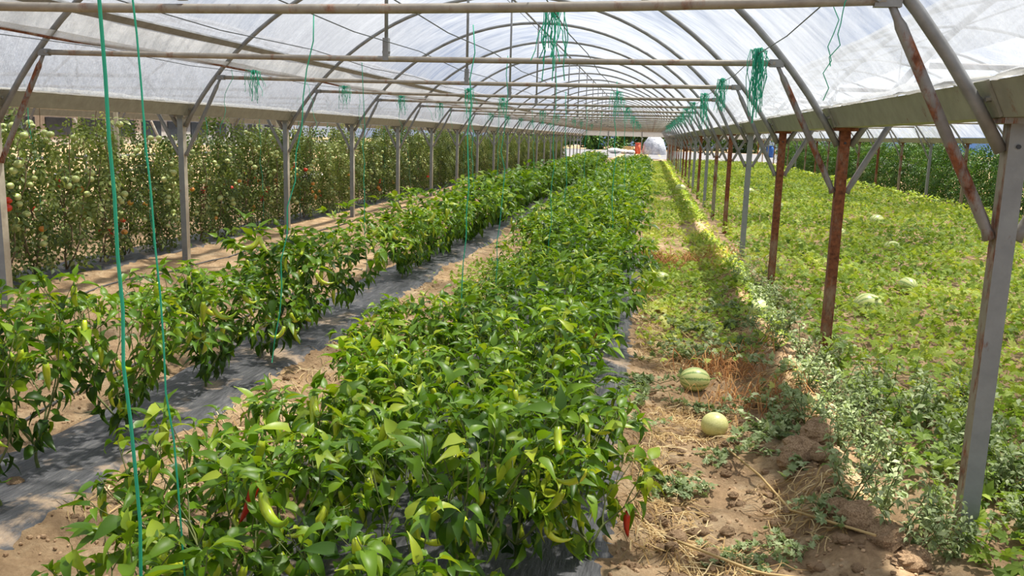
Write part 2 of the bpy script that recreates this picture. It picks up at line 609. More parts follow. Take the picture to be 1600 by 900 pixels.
gsec = gutter_section()
plate_me, bolt_me = {}, {}
for s_ in (-1, 1):
    ang = math.atan2(.066, .135) * s_
    R = np.array([[math.cos(ang), 0, math.sin(ang)], [0, 1, 0], [-math.sin(ang), 0, math.cos(ang)]])
    plate_me[s_] = Mesh().box((s_ * .116, 0, .07), (.012, .13, .15), R).data('joint_plate', M['gutter'], False)
    bolt_me[s_] = Mesh().tube([(s_ * .112, 0, .07), (s_ * .14, 0, .065)], .011, 6).data('bolt', M['bolt'], False)
glabel = ['grey steel rain gutter on the outer posts beyond the tomatoes', 'grey steel rain gutter between tomatoes and peppers', 'grey-olive steel rain gutter with rust specks beside the melon field', 'grey steel rain gutter above the tall dark crop']
for ri, X in enumerate(XP):
    gt = empty('rain_gutter', (X, 0, Z_GUT))
    tag(gt, glabel[ri], 'gutter', 'rain gutters of the tunnels')
    for n in range(-3, NB):
        link('gutter_section', gsec, gt, (0, post_y(n), 0))
    for n in range(0, NB + 1 if ri in (1, 2) else 0):
        for s_ in (-1, 1):
            q = link('joint_plate', plate_me[s_], gt, (0, post_y(n), 0))
            if n < 7:
                for dy in (-.04, .04):
                    link('bolt', bolt_me[s_], q, (0, dy, 0))

# ------------------------------------------------------------------ hoops, crossbars, braces, hangers
def arc(a0, a1, n, r=ARC_R, cx=0):
    a = np.linspace(a0, a1, n)
    return np.stack([cx + r * np.cos(a), 0 * a, ARC_ZC + r * np.sin(a)], -1)


A0 = math.asin((1.62 - ARC_ZC) / ARC_R)
arch_me = Mesh().tube(arc(A0, math.pi - A0, 40), .025, 8).data('arch', M['arch'])
xb = np.linspace(-BARH, BARH, 13)
bar_me = Mesh().tube([(x, 0, BARZ - .012 * (1 - (x / BARH) ** 2)) for x in xb], .023, 8).data('crossbar', M['bar'])
bar_sag = Mesh().tube([(x, 0, BARZ - .05 * (1 - (x / BARH) ** 2)) for x in xb], .021, 8).data('crossbar', M['bar'])
jt = Mesh()
for s in (-1, 1):
    jt.box((s * (BARH + .01), 0, BARZ), (.10, .035, .055))
    jt.tube([(s * (BARH - .03), -.035, BARZ), (s * (BARH - .03), .035, BARZ)], .012, 6)
joint_me = jt.data('bar_joint', M['arch'], False)
brace_me, brace_plain = {}, {}
for s in (-1, 1):
    top = np.array([s * (BARH + .02), 0, BARZ - .02]); bot = np.array([s * (HALF - .045), 0, 1.28])
    d = bot - top
    P = [top, top + d * .07, top + d * .10, bot - d * .08, bot - d * .04, bot]
    brace_plain[s] = Mesh().tube(P, [.014, .016, .023, .023, .02, .03], 8).data('knee_brace', M['arch'])
    brace_me[s] = Mesh().tube(P, [.014, .016, .023, .023, .02, .03], 8).data('knee_brace', M['rustbar'])
hang_me = Mesh().tube([(0, 0, BARZ + .03), (0, 0, 3.57)], .015, 6).data('hanger', M['arch'])
cl_me = Mesh().box((0, 0, BARZ + .06), (.045, .05, .17)).tube([(-.03, 0, BARZ + .04), (.03, 0, BARZ + .04)], .012, 6).data('hanger_clamp', M['arch'], False)
flabel = ['steel hoop frame with crossbar over the tomato tunnel', 'steel hoop frame with crossbar and hanger over the pepper rows', 'steel hoop frame with crossbar over the melon field']
fgroup = ['hoop frames over the tomatoes', 'hoop frames over the peppers', 'hoop frames over the melon field']
for ti, cx in enumerate((CX - TW, CX, CX + TW)):
    for n in range(0 if ti != 1 else -1, NB + 1):
        fr = empty('hoop_frame', (cx, post_y(n), 0))
        tag(fr, flabel[ti] + ', ' + NTH[NB + 1 - n] + ' from the yard', 'hoop frame', fgroup[ti])
        link('arch', arch_me, fr)
        cb = link('crossbar', bar_sag if n == 1 else bar_me, fr, (0, 0, -.012 if n == 1 else 0))
        if ti == 1:
            link('bar_joint', joint_me, cb)
        for s in (-1, 1):
            link('knee_brace', brace_me[s] if (ti == 1 and n <= 2) else brace_plain[s], fr)
        if ti == 1 or n % 2 == 0:
            h = link('hanger', hang_me, fr)
            if ti == 1:
                link('hanger_clamp', cl_me, h)

YB, YE = post_y(-4), post_y(NB)
for cx, lb in ((CX - TW, 'tomato tunnel'), (CX, 'pepper tunnel'), (CX + TW, 'melon tunnel')):
    o = link('ridge_pipe', Mesh().tube([(cx, YB, 3.555), (cx, YE, 3.555)], .016, 6).data('ridge_pipe', M['arch']))
    tag(o, 'thin grey ridge pipe along the top of the ' + lb, 'pipe', 'ridge pipes')

# roll-up vent of the pepper tunnel: channel, flap and the rusty edge of the flap
def on_arc(deg, r=ARC_R, cx=CX, sgn=-1):
    a = math.radians(deg)
    return cx + sgn * r * math.cos(a), ARC_ZC + r * math.sin(a)


x1, z1 = on_arc(46.9, ARC_R - .005)
R = np.array([[math.cos(-.75), 0, math.sin(-.75)], [0, 1, 0], [-math.sin(-.75), 0, math.cos(-.75)]])
o = link('vent_channel', Mesh().box((x1, (YB + YE) / 2, z1 + .03), (.075, YE - YB, .03), R).data('vent_channel', M['arch'], False))
tag(o, 'dark grey film-lock channel along the roof above the vent flap', 'channel')
yy = np.arange(YB, YE, .25)
P = []
for q in yy:
    xx, zz = on_arc(43.1 + .35 * math.sin(q * 1.7) * vnoise(q, 2), ARC_R - .03)
    P.append((xx, q, zz))
o = link('vent_rod', Mesh().tube(P, .013, 6).data('vent_rod', M['post_rust']))
tag(o, 'thin rusty rod along the lower edge of the vent flap', 'rod')


def film(cx, a_lo, a_hi, y0, y1, r, name, label, mat, na=44, ripple=.012, seed=0):
    a = np.linspace(math.radians(a_lo), math.radians(a_hi), na)
    yy = np.arange(y0, y1 + .01, BAY / 8)
    A, Y = np.meshgrid(a, yy)
    ph = (Y - OFF) / BAY * np.pi
    sag = -.035 * np.abs(np.sin(ph)) * np.sin(A)
    rr = r + sag + ripple * (vnoise(A * 14 + seed, Y * 1.9) - .5) * 2 + .3 * ripple * (vnoise(A * 40, Y * 5 + seed) - .5)
    X = cx + rr * np.cos(A)
    Z = ARC_ZC + rr * np.sin(A)
    n0, n1 = X.shape
    ii = np.arange(n0 * n1).reshape(n0, n1)
    F = np.stack([ii[:-1, :-1], ii[:-1, 1:], ii[1:, 1:], ii[1:, :-1]], -1).reshape(-1, 4)
    mb = Mesh().add(np.stack([X, Y, Z], -1).reshape(-1, 3), F.ravel(), np.full(len(F), 4))
    o = link(name, mb.data(name, mat))
    return tag(o, label, 'film', 'plastic films of the tunnel roofs')


FR = ARC_R + .06
film(CX, 34.2, 145.8, YB, YE, FR, 'roof_film', 'milky plastic roof film stretched over the pepper tunnel hoops', M['film'], seed=1)
film(CX + TW, 34.2, 140.5, YB, YE, FR, 'roof_film', 'milky plastic roof film over the melon field, open along one gutter', M['film'], seed=5)
film(CX - TW, 34.2, 145.8, YB, YE, FR, 'roof_film', 'milky plastic roof film over the tomato tunnel', M['film'], seed=9)
film(CX, 136.0, 137.2 - .0, YB, YE, ARC_R - .03, 'vent_flap_hem', 'folded cream hem of the vent flap above the rusty rod', M['film_edge'], na=6, ripple=.02, seed=3)
film(CX, 133.3, 136.8, YB, YE, ARC_R + .035, 'vent_flap', 'second layer of cream film between vent channel and rusty rod', M['film_edge'], na=8, ripple=.015, seed=4)
# crumpled film hems lying on the gutter rims
for X, s, lb in ((XP[2], -1, 'hem of white film crumpled along the gutter beside the melon field'), (XP[1], 1, 'hem of white film crumpled along the gutter beside the tomatoes')):
    yy = np.arange(YB, YE, .11)
    fr_ = np.abs(np.sin((yy - OFF) / BAY * np.pi))
    h = .012 + .05 * fr_ ** .6 * (.5 + vnoise(yy * 2.1, yy * 0 + X))
    prof = [(-.01, -.008), (-.022, .35), (.0, .8), (.03, 1.0), (.06, .8)]
    V = []
    for q, hh in zip(yy, h):
        for dx, dz in prof:
            V.append((X + s * (.135 - dx) - s * .012 * math.sin(q * 9), q, Z_GUT + .135 + dz * hh + .004 * math.sin(q * 23 + dz * 5)))
    k = len(prof)
    F = [(i * k + j, i * k + j + 1, (i + 1) * k + j + 1, (i + 1) * k + j) for i in range(len(yy) - 1) for j in range(k - 1)]
    o = link('film_hem', Mesh().faces(V, F).data('film_hem', M['film_edge']))
    tag(o, lb, 'film hem')

# ------------------------------------------------------------------ tunnel end
for cx, lb in ((CX, 'pepper'), (CX + TW, 'melon'), (CX - TW, 'tomato')):
    e = empty('end_frame', (cx, YE + .1, 0))
    tag(e, 'open gable end frame of the %s tunnel with two posts and a film strip' % lb, 'end frame', 'gable ends of the tunnels')
    for xx in (-1.25, 1.4):
        link('post', Mesh().box((xx, 0, 1.1), (.07, .07, 2.3)).data('post', M['post_grey'], False), e)
    link('cross_rail', Mesh().tube([(-HALF, 0, 2.2), (HALF, 0, 2.2)], .03, 6).data('cross_rail', M['bar']), e)
    mb = Mesh().box((0, 0, 1.98), (2 * HALF - .2, .02, .42))
    link('film_strip', mb.data('film_strip', M['film_edge'], False), e)
    a = np.linspace(A0, math.pi - A0, 25)
    V = [(ARC_R * math.cos(q), 0, max(2.2, ARC_ZC + ARC_R * math.sin(q))) for q in a] + [(ARC_R * math.cos(q), 0, 2.2) for q in a]
    F = [(i, i + 1, 26 + i, 25 + i) for i in range(24)]
    link('gable_film', Mesh().faces(V, F).data('gable_film', M['film'], False), e)

# ------------------------------------------------------------------ plant templates
def leaf_T(rows=6, width=.42, fold=.28, droop=.7, petiole=.2, wave=.0, cols=3, sharp=1.1):
    yc, zc, ang = 0, 0, .25
    V = []
    ss = np.linspace(0, 1, rows)
    prev = 0
    for i, s in enumerate(np.concatenate([[0], petiole + ss * (1 - petiole)])):
        d = s - prev
        ang -= droop * d
        yc += d * math.cos(ang); zc += d * math.sin(ang)
        prev = s
        b = max(0, (s - petiole) / (1 - petiole))
        wd = width / 2 * (math.sin(math.pi * b ** .62) ** sharp * (1.15 - .4 * b) if 0 < b < 1 else 0) + .006
        wz = wave * math.sin(i * 2.4)
        V += [(-wd, yc, zc + fold * wd + wz), (0, yc, zc), (wd, yc, zc + fold * wd - wz)]
    n = len(V) // 3
    L, T = [], []
    for i in range(n - 1):
        for j in range(2):
            L += [i * 3 + j, i * 3 + j + 1, i * 3 + j + 4, i * 3 + j + 3]
            T.append(4)
    return np.array(V), np.array(L), np.array(T)


def join_T(parts):
    V, L, T, n = [], [], [], 0
    for (v, l, t_), Mx, P in parts:
        V.append(v @ np.array(Mx).T + np.array(P)); L.append(l + n); T.append(t_); n += len(v)
    return np.concatenate(V), np.concatenate(L), np.concatenate(T)


def rotz(a):
    return np.array([[math.cos(a), -math.sin(a), 0], [math.sin(a), math.cos(a), 0], [0, 0, 1]])


def rotx(a):
    return np.array([[1, 0, 0], [0, math.cos(a), -math.sin(a)], [0, math.sin(a), math.cos(a)]])


def frames(D, roll=None, scale=1.0):
    """matrices whose local +Y is D and local +Z as upward as possible"""
    D = D / np.linalg.norm(D, axis=1)[:, None]
    X = np.cross(D, UP)
    l = np.linalg.norm(X, axis=1)
    X[l < 1e-3] = (1, 0, 0)
    X /= np.linalg.norm(X, axis=1)[:, None]
    Z = np.cross(X, D)
    if roll is not None:
        c, s = np.cos(roll)[:, None], np.sin(roll)[:, None]
        X, Z = X * c + Z * s, Z * c - X * s
    return np.stack([X, D, Z], -1) * np.asarray(scale).reshape(-1, 1, 1)


LEAF_HI = [leaf_T(7, .33, .5, 1.0, .14, .016), leaf_T(7, .28, .75, 1.7, .18, .02), leaf_T(7, .36, .35, .7, .16, .016), leaf_T(7, .27, .9, 1.3, .16, .024), leaf_T(7, .31, .65, 2.2, .18, .016)]
LEAF_LO = [leaf_T(3, .46, .4, .9, .15), leaf_T(3, .40, .6, 1.6, .18), leaf_T(3, .5, .25, .6, .16)]
TINTS = (.12, .32, .5, .68, .9)
leaf_me = [[Mesh().scatter(T, np.eye(3)[None], np.zeros((1, 3)), [tt]).data('leaf', M['pepper_leaf']) for tt in TINTS] for T in LEAF_HI]


def pepper_skeleton(r, H=.7, leaves=150):
    """branches (polylines with radii) and leaf seats (position, direction, size, tint)"""
    br, seats = [], []
    def grow(p, d, L, rad, lev):
        n = 4
        P = [p]
        q = p.copy(); dd = d.copy()
        for i in range(n):
            dd = nrm(dd + r.normal(0, .10, 3) + np.array([0, 0, .05]))
            q = q + dd * L / n
            P.append(q)
        br.append((np.array(P), np.linspace(rad, rad * .72, n + 1)))
        if lev >= 1:
            for _ in range((0, 9, 7, 5, 4)[lev]):
                i = r.integers(1, n + 1)
                az = r.uniform(0, 2 * np.pi)
                out_ = nrm(np.array([np.cos(az), np.sin(az), 0]) + .6 * nrm(np.array([q[0], q[1], 0]) + 1e-6))
                seats.append((P[i], out_, lev))
        if lev == 4:
            for _ in range(5):
                az = r.uniform(0, 2 * np.pi)
                seats.append((q, np.array([np.cos(az), np.sin(az), 0]), 5))
            return
        k = 3 if lev == 0 else 2
        a0 = r.uniform(0, 2 * np.pi)
        for j in range(k):
            az = a0 + j * 2 * np.pi / k + r.normal(0, .3)
            sp = .85 if lev == 0 else .46
            nd = nrm(dd + sp * np.array([np.cos(az), np.sin(az), 0]))
            grow(q, nd, H * (.225 if lev else .22) * r.uniform(.75, 1.2), rad * .68, lev + 1)
    grow(np.zeros(3), nrm(np.array([r.normal(0, .08), r.normal(0, .08), 1])), H * .15, .009, 0)
    r.shuffle(seats)
    seats = seats[:leaves]
    out_ = []
    for pz, d, lev in seats:
        hz = pz[2] / H
        el = r.normal(-1.2 + 1.75 * hz, .42)
        dv = np.array([d[0] * math.cos(el), d[1] * math.cos(el), math.sin(el)])
        size = r.uniform(.085, .145) if lev < 5 else r.uniform(.06, .11)
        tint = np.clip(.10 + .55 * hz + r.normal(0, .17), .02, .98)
        out_.append((pz, dv, size, tint, r.normal(0, .45)))
    return br, out_


def fruit_chunk(mb, p, r, L=.13, rad=.012, curl=None, mi=0):
    """a hanging curved pepper"""
    curl = r.normal(0, 1.5) if curl is None else curl
    az = r.uniform(0, 2 * np.pi)
    h = np.array([math.cos(az), math.sin(az), 0])
    P = [np.array(p, float)]
    a = -1.3
    for i in range(7):
        P.append(P[-1] + L / 7 * (h * math.cos(a) + UP * math.sin(a)))
        a += curl / 7
    mb.tube(P, rad * np.array([.75, 1.05, 1.1, 1.0, .88, .7, .45, .1]), 7, mi=mi)
    return P


# -- near pepper plants: every leaf an object
def stem_mesh(br, name='stem', k=5, mat='stem'):
    mb = Mesh()
    for P, R_ in br:
        mb.tube(P, R_, k, cap=False)
    return mb.data(name, M[mat])


fr_variants = []
for i, (L_, c_) in enumerate(((.13, .3), (.15, 1.9), (.12, -1.0), (.16, 2.6), (.11, .9))):
    r_ = np.random.default_rng(80 + i)
    mb = Mesh()
    P = fruit_chunk(mb, (0, 0, 0), r_, L_, .0125, c_)
    st_ = Mesh().tube([(0, 0, .032), (.002, 0, .012), (0, 0, -.002)], [.003, .0034, .008], 6)
    fr_variants.append((mb.data('pepper', M['pepper_fruit']), mb.data('pepper', M['pepper_red']), st_.data('stalk', M['stalk'])))


def place_fruit(root, seats, r, count, red=0, stalk=True):
    for j in range(count):
        pz = seats[r.integers(len(seats))][0]
        if pz[2] < .17:
            continue
        v = fr_variants[r.integers(5)]
        f_ = link('pepper', v[1] if j < red else v[0], root, (pz[0] * .98, pz[1] * .98, pz[2] - .034), r.uniform(0, 6.28), r.uniform(.85, 1.2))
        if stalk:
            link('stalk', v[2], f_)


def near_pepper(x, y, H, seed, n, label, group, fruits=5, red=0, yellow=0.0):
    r = np.random.default_rng(seed)
    br, seats = pepper_skeleton(r, H, n)
    root = empty('pepper_plant', (x, y, gzf(x, y)))
    tag(root, label, 'pepper plant', group)
    link('stem', stem_mesh(br), root)
    D = np.array([s[1] for s in seats])
    MM = frames(D, np.array([s[4] for s in seats]), np.array([s[2] for s in seats]))
    for s, m_ in zip(seats, MM):
        vi = r.integers(5)
        if s[1][2] < -.5:
            vi = (1, 4)[r.integers(2)]
        ti = int(np.argmin(np.abs(np.array(TINTS) - s[3] - yellow)))
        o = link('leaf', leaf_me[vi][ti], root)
        o.matrix_local = Matrix(((m_[0, 0], m_[0, 1], m_[0, 2], s[0][0]), (m_[1, 0], m_[1, 1], m_[1, 2], s[0][1]), (m_[2, 0], m_[2, 1], m_[2, 2], s[0][2]), (0, 0, 0, 1)))
    place_fruit(root, seats, r, fruits, red)
    if red and group:
        root['label'] = label.replace('bright large-leaved pepper plant', 'red-fruited plant').replace('large-leaved pepper plant', 'red-fruited plant')
    return root


# -- shared pepper plants for the rest of the rows
def pepper_proto(seed, H, n, far=False):
    r = np.random.default_rng(seed)
    br, seats = pepper_skeleton(r, H, n)
    mb = Mesh()
    D = np.array([s[1] for s in seats])
    sz = np.array([s[2] for s in seats]) * (1.35 if far else 1.0)
    MM = frames(D, np.array([s[4] for s in seats]), sz)
    P = np.array([s[0] for s in seats])
    tt = np.array([s[3] for s in seats])
    vi = r.integers(0, 3, len(seats))
    for v in range(3):
        k = vi == v
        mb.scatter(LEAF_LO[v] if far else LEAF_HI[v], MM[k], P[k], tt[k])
    return stem_mesh(br[:13], k=4), mb.data('foliage', M['pepper_leaf']), seats


protos = [pepper_proto(200 + i, (.66, .72, .60, .76, .70, .64)[i], 270) for i in range(6)]
far_protos = [pepper_proto(260 + i, (.68, .74, .64, .72)[i], 170, True) for i in range(4)]
mid_l = {'single': 'pepper plant with hanging green peppers in the single row beside the posts', 'left': 'pepper plant in the double row, on the side facing the bare soil strip', 'right': 'pepper plant in the double row, on the side facing the weedy path'}
grp = {'single': 'peppers of the single row', 'left': 'peppers of the double row, soil side', 'right': 'peppers of the double row, path side'}
near_l = {'single': 'large-leaved pepper plant at the start of the single row on black mulch', 'left': 'bright large-leaved pepper plant at the start of the double row, soil side', 'right': 'bright large-leaved pepper plant at the start of the double row, path side'}
cnt = 0
first_run = []
for key, X, y0, gaps, hs in (('single', -2.66, 2.55, ((7.55, 8.5), (15.6, 16.2)), 1.1), ('left', -1.2, 1.85, ((8.6, 9.0),), .9), ('right', -.45, 2.05, ((9.4, 9.9), (17, 17.6)), 1.0)):
    r = np.random.default_rng(hash(key) % 7 + 11 if False else {'single': 21, 'left': 22, 'right': 23}[key])
    y = y0
    while y < 46:
        x = X + r.normal(0, .05)
        yy_ = y + r.normal(0, .03)
        skip = any(a < y < b for a, b in gaps)
        if not skip:
            H = .72 * hs * r.uniform(.88, 1.12)
            if y < 5.0:
                cnt += 1
                npl = near_pepper(x, yy_, H, 500 + cnt, 285, near_l[key], grp[key] + ' nearest the tunnel mouth', 10, 1 if cnt % 6 == 3 else 0, .07 if key == 'left' else 0)
            else:
                far = y > 13
                pr = (far_protos if far else protos)[r.integers(4 if far else 6)]
                root = empty('pepper_plant', (x, yy_, gzf(x, yy_)), r.uniform(0, 6.28), hs * r.uniform(.92, 1.15) * (1.08 if y > 9 else 1) * (.74 if key == 'left' and 5.4 < y < 9.6 else 1))
                tag(root, mid_l[key], 'pepper plant', grp[key])
                link('stem', pr[0], root)
                link('foliage', pr[1], root)
                if y < 11:
                    place_fruit(root, pr[2], r, 10, 0, False)
                npl = root
            if key == 'single' and y < 7.55:
                first_run.append(npl)
        y += .42 if y < 9 else .47
for i, o in enumerate(first_run):
    o['label'] = 'pepper plant of the single row, %s before the gap in the row' % NTH[len(first_run) - i]

for i, (x, y, H) in enumerate(((-.82, 2.45, .58), (-.84, 3.15, .6), (-.8, 3.85, .6), (-.82, 4.6, .58), (-1.58, 2.75, .5), (-1.6, 3.45, .52), (-.2, 3.75, .5))):
    near_pepper(x, y, H, 560 + i, 200, ['pepper plant squeezed between the two lines of the double row', 'small bushy pepper plant leaning out over the bare soil strip', 'small pepper plant leaning out over the mulch edge by the path'][0 if i < 4 else (1 if i < 6 else 2)], ['peppers between the two lines', 'peppers leaning over the soil', None][0 if i < 4 else (1 if i < 6 else 2)], 5, 0, .04)

# a yellowing, half-wilted pepper plant at the corner of the double row
near_pepper(-.14, 3.05, .42, 901, 200, 'low yellowing pepper plant with curled leaves beside the torn mulch edge', None, 6, 1, .35)

# ------------------------------------------------------------------ tomatoes
def tomato_leaf_T(droop):
    base = leaf_T(3, .5, .35, .8, .1)
    parts = []
    for s, a, l in ((.25, 1.1, .32), (.25, -1.1, .32), (.5, 1.0, .42), (.5, -1.0, .42), (.75, .8, .4), (.75, -.8, .4), (.95, 0, .5)):
        ang = -droop * s
        parts.append((base, rotx(ang) @ rotz(a) * l, (0, s * math.cos(ang * .6), s * math.sin(ang * .6))))
    return join_T(parts)


TOM_T = [tomato_leaf_T(.9), tomato_leaf_T(1.5), tomato_leaf_T(.4)]


def tomato_proto(seed, H, n, mat, sag, wide=.26, far=False):
    r = np.random.default_rng(seed)
    mb = Mesh()
    st = Mesh()
    for k in range(3):
        az = r.uniform(0, 6.28)
        P = [np.array([.03 * math.cos(az), .03 * math.sin(az), 0])]
        hh = H * r.uniform(.85, 1.05)
        for i in range(9):
            P.append(P[-1] + np.array([r.normal(0, .035), r.normal(0, .05), hh / 9]))
        st.tube(P, np.linspace(.009, .004, 10), 4, cap=False)
    hz = r.beta(1.25, 1.25, n)
    az = r.uniform(0, 6.28, n)
    rad = wide * np.sqrt(r.random(n)) * .6
    Pp = np.stack([rad * np.cos(az), rad * np.sin(az) * 1.2, .06 + hz * H], -1)
    el = r.normal(-.5 * sag, .4, n)
    D = np.stack([np.cos(az) * np.cos(el), np.sin(az) * np.cos(el), np.sin(el)], -1)
    sz = r.uniform(.13, .23, n) * (1.25 if far else 1)
    MM = frames(D, r.normal(0, .6, n), sz)
    tt = np.clip(r.normal(.46, .2, n) + .12 * (hz - .5), .02, .98)
    vi = r.integers(0, 3, n)
    for v in range(3):
        k = vi == v
        mb.scatter(TOM_T[v], MM[k], Pp[k], tt[k])
    return st.data('stem', M['woody' if sag > .8 else 'stem']), mb.data('foliage', mat)


tp_ = [tomato_proto(300 + i, (1.62, 1.5, 1.7, 1.58, 1.45)[i], 170, M['tomato_leaf'], 1.5) for i in range(5)]
lp_ = [tomato_proto(330 + i, (1.75, 1.65, 1.8)[i], 170, M['lush_leaf'], .7, .48, True) for i in range(3)]
tom_me = {k: Mesh().ball((0, 0, 0), (.034, .034, .029), 10, 7).data('tomato', M['tomato_' + k]) for k in ('green', 'red', 'orange')}
r = np.random.default_rng(31)
for X, y0, y1, step, lab, gr, ntom in ((-6.2, 6.7, 62, .55, 'wilting tomato vine with pale green fruit behind the single post row', 'tomato vines of the row next to the posts', 15), (-7.7, 8.5, 62, .85, 'tomato vine of the farther row, behind the fruit-laden one', 'tomato vines of the farther row', 4)):
    y = y0
    while y < y1:
        x = X + r.normal(0, .07)
        pr = tp_[r.integers(5)]
        s = r.uniform(.92, 1.1)
        root = empty('tomato_plant', (x, y, gzf(x, y)), r.choice([0, 3.14]) + r.normal(0, .3), s)
        tag(root, lab, 'tomato plant', gr)
        link('stem', pr[0], root)
        link('foliage', pr[1], root)
        if y < 24:
            for j in range(ntom):
                kc = 'green' if r.random() < .86 else ('red' if r.random() < .55 else 'orange')
                hz = r.uniform(.35, 1.5)
                if kc != 'green':
                    hz = r.uniform(.3, .9)
                a = r.uniform(0, 6.28)
                for q in range(r.integers(1, 3)):
                    link('tomato', tom_me[kc], root, (.2 * math.cos(a) + r.normal(0, .03), .22 * math.sin(a) + r.normal(0, .03), hz - q * .06), 0, r.uniform(.8, 1.25))
        y += step * r.uniform(.85, 1.15)
y = 11.5
while y < 62:
    x = XP[3] + .75 + r.normal(0, .08)
    pr = lp_[r.integers(3)]
    root = empty('tall_crop_plant', (x, y, 0), r.uniform(0, 6.28), r.uniform(.92, 1.05))
    tag(root, 'tall dark green leafy vine behind the posts across the melon field', 'vine plant', 'tall dark crop beyond the melon field')
    link('stem', pr[0], root)
    link('foliage', pr[1], root)
    y += .52

# ------------------------------------------------------------------ melon field
def lobed_T(cup=.35):
    base = (np.array([(0, 0, 0), (.24, .55, .08), (0, 1.0, -.12), (-.24, .55, .08), (0, .5, 0)]), np.array([0, 1, 4, 1, 2, 4, 2, 3, 4, 3, 0, 4]), np.array([3, 3, 3, 3]))
    parts = []
    for a, l in ((0, 1), (.75, .72), (-.75, .72), (1.6, .55), (-1.6, .55)):
        parts.append((base, rotz(a) @ rotx(cup * .5) * l, (0, 0, 0)))
    return join_T(parts)


LOB = [lobed_T(.3), lobed_T(.8), lobed_T(-.2)]


def ground_leaves(x0, x1, y0, y1, n, zlo, zhi, smin, smax, seed, dens=None):
    r = np.random.default_rng(seed)
    u = r.random(n)
    # more of them close by, where they are large in view
    yy_ = y0 * (y1 / y0) ** (u ** .8)
    xx = r.uniform(x0, x1, n)
    if dens is not None:
        k = r.random(n) < dens(xx, yy_)
        xx, yy_ = xx[k], yy_[k]
    m_ = len(xx)
    cl = vnoise(xx * 2.3, yy_ * 2.3)
    zz = gz(xx, yy_) + zlo + (zhi - zlo) * r.random(m_) * (.4 + .9 * cl)
    az = r.uniform(0, 6.28, m_)
    el = r.normal(.25, .45, m_)
    D = np.stack([np.cos(az) * np.cos(el), np.sin(az) * np.cos(el), np.sin(el)], -1)
    sz = r.uniform(smin, smax, m_) * (1 + .018 * np.clip(yy_ - 8, 0, 60))
    tt = np.clip(.25 + .55 * vnoise(xx * .9 + 7, yy_ * .9) + r.normal(0, .16, m_), .02, .98)
    return np.stack([xx, yy_, zz], -1), frames(D, r.normal(0, .5, m_), sz), tt, r.integers(0, 3, m_)


mb = Mesh()
def fdens(x, y):
    return np.where(x < 1.75, .55 + .4 * (x - 1.25), .55 + .45 * (vnoise(x * 1.3, y * 1.3) > .3))
P, MM, tt, vi = ground_leaves(1.33, 8.3, 3.0, 66, 70000, .02, .22, .042, .08, 41, fdens)
for v in range(3):
    k = vi == v
    mb.scatter(LOB[v], MM[k], P[k], tt[k])
o = link('melon_vines', mb.data('melon_vines', M['melon_leaf']))
tag(o, 'low carpet of light green melon vines across the field between posts', 'vines', kind='stuff')
mb = Mesh()
P, MM, tt, vi = ground_leaves(-.02, 1.24, 5.0, 62, 24000, .0, .13, .03, .06, 42, lambda x, y: np.where(vnoise(x * 2.2 + 3, y * 1.5) > .42, 1, .15) * sstep(5, 9, y))
for v in range(3):
    k = vi == v
    mb.scatter(LOB[v], MM[k], P[k], tt[k])
o = link('path_weeds', mb.data('path_weeds', M['melon_leaf']))
tag(o, 'low green weeds and vines spreading over the far part of the path', 'weeds', kind='stuff')

mb = Mesh()
P, MM, tt, vi = ground_leaves(-2.35, -1.45, 5.5, 46, 5500, .0, .14, .03, .055, 43, lambda x, y: np.where(vnoise(x * 2.2 + 30, y * 1.2) > .45, 1, .1) * sstep(6, 9, y))
for v in range(3):
    k = vi == v
    mb.scatter(LOB[v], MM[k], P[k], tt[k])
o = link('strip_weeds', mb.data('strip_weeds', M['melon_leaf']))
tag(o, 'yellowish weeds on the soil strip between the pepper rows', 'weeds', kind='stuff')

# melons
melon_me = Mesh().ball((0, 0, 0), (1.12, .93, .9), 24, 16).data('rind', M['melon'])
melon_pale = Mesh().ball((0, 0, 0), (1.0, .95, .92), 24, 16).data('rind', M['melon_pale'])
mst = Mesh().tube([(1.08, 0, 0), (1.25, .03, .1), (1.5, .12, .12)], [.07, .05, .04], 6).data('stalk', M['stalk'])
ml = [(.45, 4.78, .078, .5, 'pale yellow-green melon lying on bare soil of the path'), (.38, 5.62, .09, .1, 'striped green melon beside the dry brown weeds on the path'),
      (1.06, 7.95, .10, .9, 'pale striped melon on the mound beside the posts'), (.21, 9.8, .09, .3, 'small striped melon at the straw pile on the path'),
      (2.12, 8.4, .125, .4, 'large dark striped melon in the field near the rusty post'), (3.7, 13.6, .12, .2, 'big round striped melon out in the open melon field'),
      (3.33, 15.5, .12, 1.2, 'striped melon half hidden by vines deeper in the field'), (3.07, 21, .14, .6, 'pale melon in the field seen between two posts'),
      (3.0, 26.5, .16, .2, 'far pale melon in the field beside the posts'), (1.0, 27, .15, .3, 'pale melon at the far end of the path mound'), (2.9, 9.9, .105, 1.9, 'striped melon under leaves in the middle of the field'), (4.6, 18.2, .15, .8, 'striped melon near the tall dark crop')]
for x, y, rr, rz, lb in ml:
    e = empty('melon', (x, y, gzf(x, y) + rr * .82), rz, rr)
    tag(e, lb, 'melon', 'melons on the vines')
    link('rind', melon_pale if lb.startswith('pale yellow') else melon_me, e)
    link('stalk', mst, e)

